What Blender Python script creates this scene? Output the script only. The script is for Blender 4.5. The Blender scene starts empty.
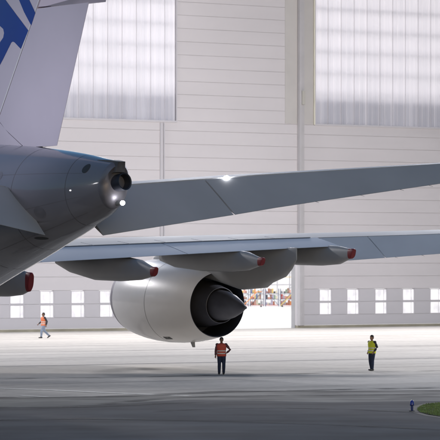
import bpy, bmesh, math, random
from mathutils import Vector, Matrix
R = math.radians
random.seed(7)
scn = bpy.context.scene
COL = scn.collection

# ------------------------------------------------------------------ camera, light, exposure
F = 3000.0                                   # focal length in pixels of a 440 wide picture
CAM_H = 5.4
YAW = R(33)                                  # the hangar front and the aircraft's wings run 33 degrees off the picture plane
cam = bpy.data.objects.new('camera', bpy.data.cameras.new('camera'))
COL.objects.link(cam)
cam.location = (0, 0, CAM_H)
cam.rotation_euler = (R(90), 0, 0)
cam.data.sensor_width = 36.0
cam.data.lens = F / 440 * 36.0
cam.data.shift_y = 41 / 440
cam.data.clip_start = 1.0
cam.data.clip_end = 6000
cam.data.dof.use_dof = True
cam.data.dof.focus_distance = 132
cam.data.dof.aperture_fstop = 2.8
scn.camera = cam

world = bpy.data.worlds.new('World')
scn.world = world
world.use_nodes = True
wn = world.node_tree
bg = wn.nodes['Background']
sky = wn.nodes.new('ShaderNodeTexSky')
sky.sky_type = 'NISHITA'
sky.sun_disc = False
sky.sun_elevation = R(6.2)
sky.sun_rotation = R(170)
sky.ozone_density = 3.2
wn.links.new(sky.outputs[0], bg.inputs[0])
bg.inputs[1].default_value = 0.15

def lamp(name, kind, loc, target, power, color=(1, 1, 1), parent=None, **kw):
    d = bpy.data.lights.new(name, kind)
    d.energy = power
    d.color = color
    for k, v in kw.items():
        setattr(d, k, v)
    o = bpy.data.objects.new(name, d)
    COL.objects.link(o)
    o.location = loc
    o.rotation_euler = (Vector(target) - Vector(loc)).to_track_quat('-Z', 'Y').to_euler()
    if parent:
        o.parent = parent
    return o

# apron flood masts, left and right of the view (their poles are built further down)
FLOOD = [((-54, 186, 32), (-4, 180, 0), 84000), ((58, 174, 32), (2, 176, 0), 150000)]
for loc, tg, p in FLOOD:
    lamp('flood_lamp', 'SPOT', loc, tg, p, (1.0, 0.965, 0.98), spot_size=R(140), spot_blend=0.7, shadow_soft_size=3.5)
# floodlights along the top edge of the hangar front, above the picture
for t in (-36, -12, 12, 36):
    c_, s_ = math.cos(YAW), math.sin(YAW)
    wx, wy = 6.45 + t * c_ + 3.0 * s_, 241.8 + t * s_ - 3.0 * c_
    lamp('facade_lamp', 'SPOT', (wx, wy, 33.0), (wx + 34 * s_, wy - 34 * c_, 0), 60000, (1.0, 0.965, 0.98), spot_size=R(120), spot_blend=0.8, shadow_soft_size=3.0)

scn.view_settings.view_transform = 'Standard'
scn.view_settings.look = 'None'
scn.view_settings.exposure = 0.0
scn.view_settings.gamma = 1.0
scn.view_settings.use_curve_mapping = False
scn.cycles.max_bounces = 8
scn.cycles.use_denoising = True
scn.cycles.sample_clamp_indirect = 6.0

# ------------------------------------------------------------------ helpers
def tag(o, label=None, cat=None, group=None, kind=None):
    if label: o['label'] = label
    if cat: o['category'] = cat
    if group: o['group'] = group
    if kind: o['kind'] = kind
    return o

def empty(name, loc=(0, 0, 0), rz=0):
    o = bpy.data.objects.new(name, None)
    COL.objects.link(o)
    o.location = loc
    o.rotation_euler = (0, 0, rz)
    o.empty_display_size = 0.2
    return o

class MB:
    def __init__(self):
        self.v, self.f, self.m = [], [], []
    def add(self, verts, faces, mi=0):
        b = len(self.v)
        self.v += [tuple(p) for p in verts]
        for f in faces:
            self.f.append(tuple(b + i for i in f))
            self.m.append(mi)
    def box(self, x0, x1, y0, y1, z0, z1, mi=0):
        self.add([(x0, y0, z0), (x1, y0, z0), (x1, y1, z0), (x0, y1, z0), (x0, y0, z1), (x1, y0, z1), (x1, y1, z1), (x0, y1, z1)],
                 [(0, 3, 2, 1), (4, 5, 6, 7), (0, 1, 5, 4), (1, 2, 6, 5), (2, 3, 7, 6), (3, 0, 4, 7)], mi)
    def loft(self, rings, cap0=True, cap1=True, mi=0):
        n = len(rings[0])
        vs = [p for r in rings for p in r]
        fs = []
        for i in range(len(rings) - 1):
            for j in range(n):
                k = (j + 1) % n
                fs.append((i * n + j, i * n + k, (i + 1) * n + k, (i + 1) * n + j))
        if cap0: fs.append(tuple(range(n - 1, -1, -1)))
        if cap1: fs.append(tuple((len(rings) - 1) * n + j for j in range(n)))
        self.add(vs, fs, mi)
    def tube(self, pts, rad, n=10, cap=True, mi=0, squash=1.0):
        pts = [Vector(p) for p in pts]
        if not hasattr(rad, '__len__'): rad = [rad] * len(pts)
        rings = []
        for i, p in enumerate(pts):
            d = (pts[min(i + 1, len(pts) - 1)] - pts[max(i - 1, 0)]).normalized()
            ref = Vector((0, 0, 1)) if abs(d.z) < 0.9 else Vector((0, 1, 0))
            a = d.cross(ref).normalized()
            b = a.cross(d).normalized()
            rings.append([p + rad[i] * (a * math.cos(t) + b * math.sin(t) * squash) for t in (2 * math.pi * k / n for k in range(n))])
        self.loft(rings, cap, cap, mi)
    def ball(self, c, r, nu=14, nv=9, mi=0):
        c = Vector(c)
        if not hasattr(r, '__len__'): r = (r, r, r)
        rings = []
        for i in range(nv + 1):
            ph = math.pi * (i + 0.02) / (nv + 0.04)
            rings.append([c + Vector((r[0] * math.sin(ph) * math.cos(t), r[1] * math.sin(ph) * math.sin(t), r[2] * math.cos(ph)))
                          for t in (2 * math.pi * k / nu for k in range(nu))])
        self.loft(rings, True, True, mi)
    def build(self, name, mat, parent=None, smooth=False, ang=35, recalc=True):
        me = bpy.data.meshes.new(name)
        me.from_pydata(self.v, [], self.f)
        mats = mat if isinstance(mat, (list, tuple)) else [mat]
        for m in mats: me.materials.append(m)
        for p, mi in zip(me.polygons, self.m): p.material_index = mi
        if recalc:
            bm = bmesh.new(); bm.from_mesh(me)
            bmesh.ops.recalc_face_normals(bm, faces=bm.faces)
            bm.to_mesh(me); bm.free()
        if smooth:
            me.polygons.foreach_set('use_smooth', [True] * len(me.polygons))
            me.set_sharp_from_angle(angle=R(ang))
        me.update()
        o = bpy.data.objects.new(name, me)
        COL.objects.link(o)
        if parent: o.parent = parent
        return o

def mat(name, color, rough=0.5, metal=0.0, var=0.08, scale=1.0, stretch=(1, 1, 1), bump=0.0, coat=0.0, dirt=None, detail=6, spec=None, rv=0.08):
    """A Principled surface whose colour wanders a little with a noise in object space."""
    m = bpy.data.materials.new(name)
    m.use_nodes = True
    nt = m.node_tree
    b = nt.nodes['Principled BSDF']
    b.inputs['Roughness'].default_value = rough
    b.inputs['Metallic'].default_value = metal
    if coat: b.inputs['Coat Weight'].default_value = coat; b.inputs['Coat Roughness'].default_value = 0.08
    if spec is not None: b.inputs['Specular IOR Level'].default_value = spec
    tc = nt.nodes.new('ShaderNodeTexCoord')
    mp = nt.nodes.new('ShaderNodeMapping'); mp.inputs['Scale'].default_value = stretch
    nz = nt.nodes.new('ShaderNodeTexNoise'); nz.inputs['Scale'].default_value = scale; nz.inputs['Detail'].default_value = detail
    nt.links.new(tc.outputs['Object'], mp.inputs[0]); nt.links.new(mp.outputs[0], nz.inputs['Vector'])
    rp = nt.nodes.new('ShaderNodeValToRGB')
    c = Vector(color)
    lo, hi = c * (1 - var), c * (1 + var)
    if dirt: lo = Vector(dirt)
    rp.color_ramp.elements[0].position = 0.3; rp.color_ramp.elements[1].position = 0.7
    rp.color_ramp.elements[0].color = (*lo, 1); rp.color_ramp.elements[1].color = (*[min(1, x) for x in hi], 1)
    nt.links.new(nz.outputs['Fac'], rp.inputs[0]); nt.links.new(rp.outputs[0], b.inputs['Base Color'])
    mr = nt.nodes.new('ShaderNodeMapRange'); mr.inputs['To Min'].default_value = max(0, rough - rv); mr.inputs['To Max'].default_value = min(1, rough + rv)
    nt.links.new(nz.outputs['Fac'], mr.inputs[0]); nt.links.new(mr.outputs[0], b.inputs['Roughness'])
    if bump:
        bp = nt.nodes.new('ShaderNodeBump'); bp.inputs['Strength'].default_value = bump; bp.inputs['Distance'].default_value = 0.02
        nt.links.new(nz.outputs['Fac'], bp.inputs['Height']); nt.links.new(bp.outputs[0], b.inputs['Normal'])
    return m

def emit(name, color, strength):
    m = bpy.data.materials.new(name)
    m.use_nodes = True
    b = m.node_tree.nodes['Principled BSDF']
    b.inputs['Base Color'].default_value = (0.8, 0.8, 0.8, 1)
    b.inputs['Emission Color'].default_value = (*color, 1)
    b.inputs['Emission Strength'].default_value = strength
    return m

def ground_at(u, v):
    """Point of the flat apron seen at a picture position (440 px picture)."""
    D = F * CAM_H / (v - 261.0)
    return ((u - 220) / F * D, D)

# ------------------------------------------------------------------ ground
def concrete_mat():
    m = bpy.data.materials.new('apron_concrete'); m.use_nodes = True
    nt = m.node_tree; b = nt.nodes['Principled BSDF']
    tc = nt.nodes.new('ShaderNodeTexCoord')
    mp = nt.nodes.new('ShaderNodeMapping'); mp.inputs['Rotation'].default_value = (0, 0, -YAW)
    nt.links.new(tc.outputs['Object'], mp.inputs[0])
    def noise(sc, st, det=5):
        q = nt.nodes.new('ShaderNodeMapping'); q.inputs['Scale'].default_value = st
        nt.links.new(mp.outputs[0], q.inputs[0])
        n = nt.nodes.new('ShaderNodeTexNoise'); n.inputs['Scale'].default_value = sc; n.inputs['Detail'].default_value = det
        nt.links.new(q.outputs[0], n.inputs['Vector']); return n.outputs['Fac']
    def ramp(fac, stops):
        r = nt.nodes.new('ShaderNodeValToRGB'); nt.links.new(fac, r.inputs[0])
        while len(r.color_ramp.elements) < len(stops): r.color_ramp.elements.new(0.5)
        for e, (p, c) in zip(r.color_ramp.elements, stops): e.position = p; e.color = (c, c, c, 1) if not hasattr(c, '__len__') else (*c, 1)
        return r.outputs[0]
    base = ramp(noise(0.05, (1, 1, 1)), [(0.3, (0.40, 0.38, 0.35)), (0.7, (0.50, 0.478, 0.445))])
    # tyre and wash streaks along the taxi direction
    st = ramp(noise(1.0, (0.02, 0.5, 1), 8), [(0.30, 0.70), (0.52, 1.0)])
    fine = ramp(noise(2.5, (1, 1, 1), 8), [(0.3, 0.86), (0.7, 1.06)])
    # slab joints, 7.5 m squares
    br = nt.nodes.new('ShaderNodeTexBrick')
    br.offset = 0.0; br.inputs['Scale'].default_value = 1.0
    br.inputs['Brick Width'].default_value = 7.5; br.inputs['Row Height'].default_value = 7.5
    br.inputs['Mortar Size'].default_value = 0.03; br.inputs['Mortar Smooth'].default_value = 0.1
    br.inputs['Color1'].default_value = (1, 1, 1, 1); br.inputs['Color2'].default_value = (0.93, 0.93, 0.93, 1); br.inputs['Mortar'].default_value = (0.55, 0.55, 0.55, 1)
    nt.links.new(mp.outputs[0], br.inputs['Vector'])
    cur = base
    for c in (st, fine, br.outputs['Color']):
        mx = nt.nodes.new('ShaderNodeMix'); mx.data_type = 'RGBA'; mx.blend_type = 'MULTIPLY'; mx.inputs[0].default_value = 1
        nt.links.new(cur, mx.inputs[6]); nt.links.new(c, mx.inputs[7]); cur = mx.outputs[2]
    nt.links.new(cur, b.inputs['Base Color'])
    b.inputs['Roughness'].default_value = 0.85; b.inputs['Specular IOR Level'].default_value = 0.25
    return m

def asphalt_mat(name, lo, hi):
    m = bpy.data.materials.new(name); m.use_nodes = True
    nt = m.node_tree; b = nt.nodes['Principled BSDF']
    tc = nt.nodes.new('ShaderNodeTexCoord')
    def noise(sc, st, det):
        q = nt.nodes.new('ShaderNodeMapping'); q.inputs['Scale'].default_value = st
        nt.links.new(tc.outputs['Object'], q.inputs[0])
        n = nt.nodes.new('ShaderNodeTexNoise'); n.inputs['Scale'].default_value = sc; n.inputs['Detail'].default_value = det
        nt.links.new(q.outputs[0], n.inputs['Vector']); return n.outputs['Fac']
    a = nt.nodes.new('ShaderNodeMath'); a.operation = 'ADD'
    nt.links.new(noise(1.0, (0.03, 0.35, 1), 7), a.inputs[0]); nt.links.new(noise(0.35, (1, 1, 1), 8), a.inputs[1])
    r = nt.nodes.new('ShaderNodeValToRGB'); r.color_ramp.elements[0].position = 0.38; r.color_ramp.elements[1].position = 0.62
    r.color_ramp.elements[0].color = (*lo, 1); r.color_ramp.elements[1].color = (*hi, 1)
    h = nt.nodes.new('ShaderNodeMath'); h.operation = 'MULTIPLY'; h.inputs[1].default_value = 0.5
    nt.links.new(a.outputs[0], h.inputs[0]); nt.links.new(h.outputs[0], r.inputs[0]); nt.links.new(r.outputs[0], b.inputs['Base Color'])
    b.inputs['Roughness'].default_value = 0.95; b.inputs['Specular IOR Level'].default_value = 0.10
    return m

M = {}
M['concrete'] = concrete_mat()
M['asphalt'] = asphalt_mat('taxiway_asphalt', (0.085, 0.083, 0.086), (0.155, 0.153, 0.157))
M['shoulder'] = asphalt_mat('worn_concrete', (0.15, 0.143, 0.135), (0.36, 0.345, 0.32))
g = MB(); g.add([(-3000, -500, 0), (3000, -500, 0), (3000, 4500, 0), (-3000, 4500, 0)], [(0, 1, 2, 3)])
tag(g.build('apron', M['concrete'], recalc=False), kind='structure')

def sheet(name, pts, z, m, kind='structure'):
    b = MB(); b.add([(x, y, z) for x, y in pts], [tuple(range(len(pts)))])
    o = b.build(name, m, recalc=False)
    if o.data.polygons[0].normal.z < 0: o.data.flip_normals()
    tag(o, kind=kind)
    return o
edge = [(-120, 408), (0, 407.5), (60, 406.5), (120, 404), (180, 400), (240, 400.5), (330, 402.5), (440, 401), (600, 399)]
pts = [ground_at(u, v) for u, v in edge]
sheet('taxiway', pts + [(260, 130), (260, -120), (-260, -120), (-260, 112)], 0.008, M['asphalt'])
edge2 = [(-120, 399), (0, 398), (90, 396.5), (150, 394), (230, 390.5), (330, 391), (440, 390), (600, 388)]
up = [ground_at(u, v) for u, v in edge2]
sheet('taxiway_shoulder', up + list(reversed(pts)), 0.004, M['shoulder'])

M['paint'] = mat('worn_line_paint', (0.62, 0.61, 0.58), 0.7, var=0.25, scale=3)
M['joint'] = mat('joint_sealant', (0.06, 0.06, 0.065), 0.8, var=0.2, scale=2)
def ribbon(name, path, w, z, m):
    """A flat strip on the ground along picture positions."""
    P = [Vector((*ground_at(u, v), z)) for u, v in path]
    b = MB(); L = []
    for i, p in enumerate(P):
        d = (P[min(i + 1, len(P) - 1)] - P[max(i - 1, 0)]).normalized(); nrm = Vector((-d.y, d.x, 0)) * w / 2
        L += [p + nrm, p - nrm]
    b.add(L, [(2 * i, 2 * i + 1, 2 * i + 3, 2 * i + 2) for i in range(len(P) - 1)])
    o = b.build(name, m, recalc=False)
    if o.data.polygons[0].normal.z < 0: o.data.flip_normals()
    return tag(o, kind='structure')
ribbon('apron_joint', [(-100, 369), (0, 366.5), (110, 364.4), (220, 362.3), (330, 360.1), (440, 358), (520, 356.5)], 0.6, 0.004, M['joint'])
ribbon('taxi_line', [(-60, 386.2), (0, 388.5), (50, 390.2), (100, 392.6), (150, 394.6), (190, 396)], 0.35, 0.012, M['paint'])
ribbon('taxi_line', [(20, 395.6), (47, 397.2)], 0.25, 0.012, M['paint'])

def worn(name, color, cover):
    m = mat(name, color, 0.9, var=0.2, scale=2)
    nt = m.node_tree; out = nt.nodes['Material Output']; b = nt.nodes['Principled BSDF']
    tr = nt.nodes.new('ShaderNodeBsdfTransparent'); mx = nt.nodes.new('ShaderNodeMixShader')
    tc = nt.nodes.new('ShaderNodeTexCoord'); nz = nt.nodes.new('ShaderNodeTexNoise'); nz.inputs['Scale'].default_value = 0.6; nz.inputs['Detail'].default_value = 8
    mr = nt.nodes.new('ShaderNodeMapRange'); mr.inputs['From Min'].default_value = 0.35; mr.inputs['From Max'].default_value = 0.65; mr.inputs['To Max'].default_value = cover
    nt.links.new(tc.outputs['Object'], nz.inputs['Vector']); nt.links.new(nz.outputs['Fac'], mr.inputs[0]); nt.links.new(mr.outputs[0], mx.inputs[0])
    nt.links.new(tr.outputs[0], mx.inputs[1]); nt.links.new(b.outputs[0], mx.inputs[2]); nt.links.new(mx.outputs[0], out.inputs[0])
    return m
M['tyremark'] = worn('tyre_rubber_mark', (0.05, 0.05, 0.055), 0.75)
for path, w, z in (([(-40, 398), (60, 397.5), (140, 396), (230, 392.2), (330, 390.0), (460, 387.5)], 0.9, 0.0155),
                   ([(100, 405), (130, 401.5), (165, 398.3), (220, 396.3), (320, 395.5), (460, 394.2)], 0.7, 0.0165),
                   ([(-40, 407.5), (40, 408), (110, 406.5), (160, 403.5), (240, 402.5)], 1.0, 0.0175),
                   ([(150, 412), (210, 409), (280, 408.2), (350, 409.5), (420, 413)], 0.5, 0.0185),
                   ([(-40, 421), (80, 419), (200, 421), (330, 425), (460, 431)], 0.6, 0.0195),
                   ([(-40, 379), (120, 377.5), (260, 374.6), (460, 370.5)], 0.5, 0.0205),
                   ([(60, 352), (200, 349.5), (330, 347.6), (460, 345.5)], 0.45, 0.0215)):
    ribbon('tyre_mark', path, w, z, M['tyremark'])

# ------------------------------------------------------------------ hangar
def hx(u):                                   # distance along the hangar front of a picture column
    k = (u - 220) / F
    return (k * 241.8 - 6.45) / (math.cos(YAW) - math.sin(YAW) * k)
H = empty('hangar', (6.45, 241.8, 0), YAW)
tag(H, 'huge white hangar with ribbed walls, tall translucent panels and lit lower windows', 'hangar')
M['clad'] = mat('white_cladding', (0.555, 0.535, 0.56), 0.6, var=0.035, scale=0.25, stretch=(0.3, 1, 1.5))
M['clad2'] = mat('shaded_cladding', (0.50, 0.49, 0.525), 0.6, var=0.04, scale=0.25, stretch=(0.3, 1, 1.5))  # darker cladding copy; the lower wall's shade is put into its colour
M['frame'] = mat('beige_frame_paint', (0.43, 0.42, 0.39), 0.55, var=0.06, scale=0.6)
M['strip'] = mat('warm_grey_strip', (0.48, 0.465, 0.46), 0.6, var=0.04, scale=0.6)
M['ivory'] = mat('ivory_trim', (0.72, 0.70, 0.60), 0.5, var=0.05, scale=0.8)
M['post'] = mat('grey_steel_post', (0.38, 0.38, 0.40), 0.5, metal=0.0, var=0.1, scale=0.8)
M['post2'] = mat('pale_steel_post', (0.45, 0.44, 0.46), 0.5, var=0.06, scale=0.8)
M['rail'] = mat('door_rail', (0.30, 0.28, 0.22), 0.7, var=0.2, scale=0.7)
M['inner'] = mat('inner_white_sheet', (0.80, 0.80, 0.80), 0.7, var=0.03, scale=0.2)
M['lit'] = emit('lit_window_pane', (1.0, 0.97, 0.985), 0.85)
def glimpse(m):
    nt = m.node_tree; b = nt.nodes['Principled BSDF']
    tc = nt.nodes.new('ShaderNodeTexCoord'); oi = nt.nodes.new('ShaderNodeObjectInfo'); ad = nt.nodes.new('ShaderNodeVectorMath'); ad.operation = 'ADD'
    sc_n = nt.nodes.new('ShaderNodeVectorMath'); sc_n.operation = 'SCALE'; sc_n.inputs['Scale'].default_value = 30
    nt.links.new(oi.outputs['Location'], sc_n.inputs[0]); nt.links.new(tc.outputs['Object'], ad.inputs[0]); nt.links.new(sc_n.outputs[0], ad.inputs[1])
    nz = nt.nodes.new('ShaderNodeTexNoise'); nz.inputs['Scale'].default_value = 1.8; nz.inputs['Detail'].default_value = 3
    r = nt.nodes.new('ShaderNodeValToRGB'); r.color_ramp.elements[0].position = 0.36; r.color_ramp.elements[1].position = 0.52
    r.color_ramp.elements[0].color = (0.80, 0.775, 0.81, 1); r.color_ramp.elements[1].color = (1, 0.97, 0.985, 1)
    nt.links.new(ad.outputs[0], nz.inputs['Vector']); nt.links.new(nz.outputs['Fac'], r.inputs[0]); nt.links.new(r.outputs[0], b.inputs['Emission Color'])
    b.inputs['Base Color'].default_value = (0.25, 0.25, 0.27, 1)
glimpse(M['lit'])

OPEN = (hx(203), hx(297.5), 6.9)             # the doorway
WL = (hx(20), hx(176), 16.4)                 # tall translucent panel, left
WR = (hx(315.5), hx(315.5) + 14.5, 16.5)
TOP = 34.0
ROW = 1.04
T0, T1 = -95.0, 95.0
small = []                                   # lit lower windows: centre along the front
for u in (17, 47, 78, 106.5): small.append((hx(u), hx(u) , 'L'))
p = hx(47) - hx(17)
lw = [hx(17) - 2 * p, hx(17) - p, hx(17), hx(47), hx(78), hx(106.5), hx(106.5) + p]
rw = [hx(u) for u in (325.5, 353, 381, 408.5, 436)]
q = rw[1] - rw[0]
rw += [rw[-1] + q, rw[-1] + 2 * q]
SM = [(t - 0.62, t + 0.62) for t in lw + rw]
def holes_at(z0, z1):
    h = []
    if z0 < OPEN[2] - 0.01: h.append((OPEN[0], OPEN[1]))
    if z1 > WL[2] + 0.05: h.append((WL[0], WL[1]))
    if z1 > WR[2] + 0.05: h.append((WR[0], WR[1]))
    return sorted(h)
def spans(z0, z1, extra=()):
    hs = sorted(holes_at(z0, z1) + list(extra))
    x, out = T0, []
    for a, b in hs:
        if a > x: out.append((x, a))
        x = max(x, b)
    out.append((x, T1))
    return out
zs = [0.22, 1.06]
while zs[-1] < 16.0: zs.append(zs[-1] + ROW)
zs[-1] = 16.4
while zs[-1] < TOP: zs.append(zs[-1] + ROW)
GAP = 0.016
up_, low_ = MB(), MB()
for z0, z1 in zip(zs[:-1], zs[1:]):
    ex = []
    if 1.0 < z0 < 3.0: ex = SM
    for a, b in spans(z0, z1, ex):
        (low_ if z0 < 3.0 else up_).box(a, b, 0, 0.12, z0 + GAP / 2, z1 - GAP / 2)
up_.build('wall_cladding', M['clad'], H)
low_.build('lower_wall_cladding', M['clad2'], H)
# sheathing behind the cladding joints
sh = MB()
for z0, z1, ex in ((0.22, 1.06, []), (1.06, 3.14, SM), (3.14, OPEN[2], []), (OPEN[2], 16.4, []), (16.4, TOP, [])):
    for a, b in spans(z0, z1, ex): sh.box(a, b, 0.122, 0.35, z0, z1)
sh.build('wall_sheathing', M['clad'], H)
# rail at the wall's foot
rl = MB(); rl.box(T0, OPEN[0], -0.10, 0.3, 0.0, 0.20); rl.box(OPEN[1], T1, -0.10, 0.3, 0.0, 0.20)
rl.build('door_rail', M['rail'], H)
# lower lit windows, each an opening with two panes one above the other
fr_m, pn_m = MB(), MB()
def lower_window():
    f = MB()
    for z0, z1 in ((1.10, 2.00), (2.18, 3.06)):
        f.box(-0.62, 0.62, -0.02, 0.1, z1, z1 + 0.05); f.box(-0.62, 0.62, -0.02, 0.1, z0 - 0.05, z0)
        f.box(-0.62, -0.57, -0.018, 0.1, z0, z1); f.box(0.57, 0.62, -0.018, 0.1, z0, z1)
        f.box(0.29, 0.31, 0.04, 0.06, z0, z1)
    f.box(-0.62, 0.62, -0.01, 0.1, 2.052, 2.128)
    w = f.build('window', M['clad2'], H)
    g_ = MB()
    for z0, z1 in ((1.10, 2.00), (2.18, 3.06)): g_.box(-0.57, 0.57, 0.07, 0.09, z0, z1)
    g_.build('pane', M['lit'], w)
    return w
w0 = lower_window()
for i, t in enumerate(lw + rw):
    if i == 0: w0.location = (t, 0, 0); continue
    c = w0.copy(); COL.objects.link(c); c.location = (t, 0, 0); c.parent = H
    d = w0.children[0].copy(); COL.objects.link(d); d.parent = c

# tall translucent panels: pleated sheet lit from the hall behind it
def sheet_mat():
    m = bpy.data.materials.new('translucent_sheet'); m.use_nodes = True
    nt = m.node_tree
    for n in list(nt.nodes): nt.nodes.remove(n)
    out = nt.nodes.new('ShaderNodeOutputMaterial')
    tr = nt.nodes.new('ShaderNodeBsdfTranslucent'); gl = nt.nodes.new('ShaderNodeBsdfPrincipled')
    gl.inputs['Base Color'].default_value = (0.74, 0.77, 0.87, 1); gl.inputs['Roughness'].default_value = 0.3
    mx = nt.nodes.new('ShaderNodeMixShader'); mx.inputs[0].default_value = 0.48
    tc = nt.nodes.new('ShaderNodeTexCoord'); mp = nt.nodes.new('ShaderNodeMapping'); mp.inputs['Scale'].default_value = (2.2, 1, 0.06)
    nz = nt.nodes.new('ShaderNodeTexNoise'); nz.inputs['Scale'].default_value = 1.6; nz.inputs['Detail'].default_value = 4
    r = nt.nodes.new('ShaderNodeValToRGB'); r.color_ramp.elements[0].position = 0.3; r.color_ramp.elements[1].position = 0.7
    r.color_ramp.elements[0].color = (0.66, 0.63, 0.65, 1); r.color_ramp.elements[1].color = (0.75, 0.71, 0.735, 1)
    nt.links.new(tc.outputs['Object'], mp.inputs[0]); nt.links.new(mp.outputs[0], nz.inputs['Vector']); nt.links.new(nz.outputs['Fac'], r.inputs[0])
    nt.links.new(r.outputs[0], tr.inputs['Color'])
    nt.links.new(tr.outputs[0], mx.inputs[1]); nt.links.new(gl.outputs[0], mx.inputs[2]); nt.links.new(mx.outputs[0], out.inputs[0])
    return m
M['sheet'] = sheet_mat()
M['girt'] = mat('steel_girt', (0.66, 0.66, 0.70), 0.6, var=0.1)
def tall_panel(W, seed):
    rnd = random.Random(seed)
    b = MB(); x = W[0]; i = 0; vs = []; fs = []
    while x < W[1] - 0.02:
        vs += [(x, 0.12 if i % 4 < 2 else 0.145, W[2]), (x, 0.12 if i % 4 < 2 else 0.145, TOP - 1.0)]
        x += 0.05 if i % 2 else 0.27; i += 1
    vs += [(W[1], 0.12, W[2]), (W[1], 0.12, TOP - 1.0)]
    n = len(vs) // 2
    fs = [(2 * k, 2 * k + 2, 2 * k + 3, 2 * k + 1) for k in range(n - 1)]
    b.add(vs, fs)
    p_ = b.build('translucent_panel', M['sheet'], H, recalc=False)
    # inside: girts, studs and an added board that keeps light off the lowest part
    gm = MB()
    z = W[2] + 2.6
    while z < TOP - 1:
        gm.box(W[0], W[1], 0.45, 0.62, z, z + 0.15); z += 1.72
    x = W[0] + 1.2
    while x < W[1]:
        gm.box(x, x + 0.08, 0.64, 0.80, W[2], TOP - 1); x += 2.4
    gm.build('girt_frame', M['girt'], p_)
    bb = MB(); x = W[0]
    while x < W[1]:
        w_ = rnd.uniform(0.25, 0.9)
        bb.box(x, min(x + w_, W[1]), 0.42 + rnd.uniform(0, 0.05), 0.50, W[2] - 0.1, W[2] + 2.15 + rnd.uniform(-0.015, 0.015)); x += w_ + rnd.choice((0.01, 0.04, 0.10))
    bb.build('shade_board', M['girt'], p_)
    # frame
    f = MB()
    f.box(W[0] - 0.1, W[1] + 0.1, -0.06, 0.14, W[2] - 0.14, W[2])
    f.box(W[1], W[1] + 0.1, -0.058, 0.14, W[2], TOP - 1); f.box(W[0] - 0.1, W[0], -0.058, 0.14, W[2], TOP - 1)
    x = W[0] + 1.3
    while x < W[1] - 0.3:
        f.box(x, x + 0.022, 0.08, 0.115, W[2] + 0.001, TOP - 1); x += 1.3
    f.build('panel_frame', M['clad2'], p_)
    return p_
tall_panel(WL, 3)
tall_panel(WR, 5)
# beige strips either side of the leaf joint, ivory trim, post between the leaves
s1 = MB(); s1.box(hx(285), hx(297), -0.03, -0.004, 16.45, TOP); s1.box(hx(303.2), hx(313.2), -0.03, -0.004, 16.45, TOP)
s1.build('beige_strip', M['strip'], H)
s2 = MB(); s2.box(hx(313.3), hx(315.4) - 0.1, -0.12, -0.004, 16.42, TOP); s2.build('ivory_trim', M['ivory'], H)
ps = MB(); ps.box(hx(297.4), hx(299.2), -0.35, 0.0, 0.2, TOP); ps.box(hx(299.8), hx(302.8), -0.22, 0.0, 0.2, TOP)
ps.build('leaf_post', M['post2'], H)
ps = MB(); ps.box(hx(299.4), hx(302.4), -0.42, -0.23, 18.0, 19.1); ps.build('junction_box', M['frame'], H)
ps = MB(); ps.box(hx(160.0), hx(161.0), -0.10, -0.003, OPEN[2], 16.2); ps.box(hx(163.4), hx(164.4), -0.10, -0.003, OPEN[2], 16.2); ps.box(hx(161.2), hx(163.2), -0.03, -0.003, OPEN[2], 16.2)
ps.build('leaf_post', M['clad2'], H)
# doorway reveal
rv = MB(); rv.box(OPEN[0] - 0.25, OPEN[0], -0.05, 0.5, 0, OPEN[2]); rv.box(OPEN[0], OPEN[1], -0.04, 0.5, OPEN[2], OPEN[2] + 0.2)
rv.box(OPEN[1] - 0.0, OPEN[1] + 0.12, 0.36, 0.9, 0, OPEN[2])
rv.build('doorway_frame', M['post'], H)
# shell: side walls, rear wall, roof
DEP = 112.0
for t in (T0, T1 - 0.3):
    sh = MB(); sh.box(t, t + 0.3, 0.36, DEP, 0, TOP); sh.build('side_wall', M['inner'], H)
bw = MB(); z = 0
while z < TOP:
    bw.box(T0, T1, DEP, DEP + 0.3, z + 0.02, min(z + 1.2, TOP) - 0.02); z += 1.2
bw.box(T0, T1, DEP + 0.31, DEP + 0.4, 0, TOP)
bw.build('rear_wall', M['inner'], H)
rf = MB(); rf.box(T0 - 0.5, T1 + 0.5, -0.6, DEP + 0.6, TOP + 0.01, TOP + 0.6)
rf.build('roof', M['inner'], H)
M['hfloor'] = mat('sealed_hall_floor', (0.62, 0.62, 0.62), 0.35, var=0.05, scale=0.1)
fl = MB(); fl.add([(T0, 0.4, 0.004), (T1, 0.4, 0.004), (T1, DEP, 0.004), (T0, DEP, 0.004)], [(0, 1, 2, 3)])
flo = fl.build('hangar_floor', M['hfloor'], None, recalc=False); flo.location = H.location; flo.rotation_euler = H.rotation_euler
tag(flo, kind='structure')
# roof lamps in the hall
M['hall_lamp'] = emit('hall_lamp', (1, 0.98, 0.97), 12)
lb0 = None
for x in range(-60, 81, 28):
    for y in (14, 56, 98):
        if lb0 is None:
            b = MB(); b.box(-0.6, 0.6, -0.6, 0.6, 31.4, 31.7); o = lb0 = b.build('roof_lamp', M['hall_lamp'], H)
        else:
            o = lb0.copy(); COL.objects.link(o); o.parent = H
        o.location = (x, y, 0)
for x, w in ((-60, 60), (0, 60), (60, 60)):
    for y, pw in ((14, 7800), (60, 12000), (98, 12000)):
        lamp('hall_light', 'AREA', (x, y, 31.2), (x, y, 0), pw, (1, 0.98, 0.985), parent=H, shape='RECTANGLE', size=50, size_y=20)

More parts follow.
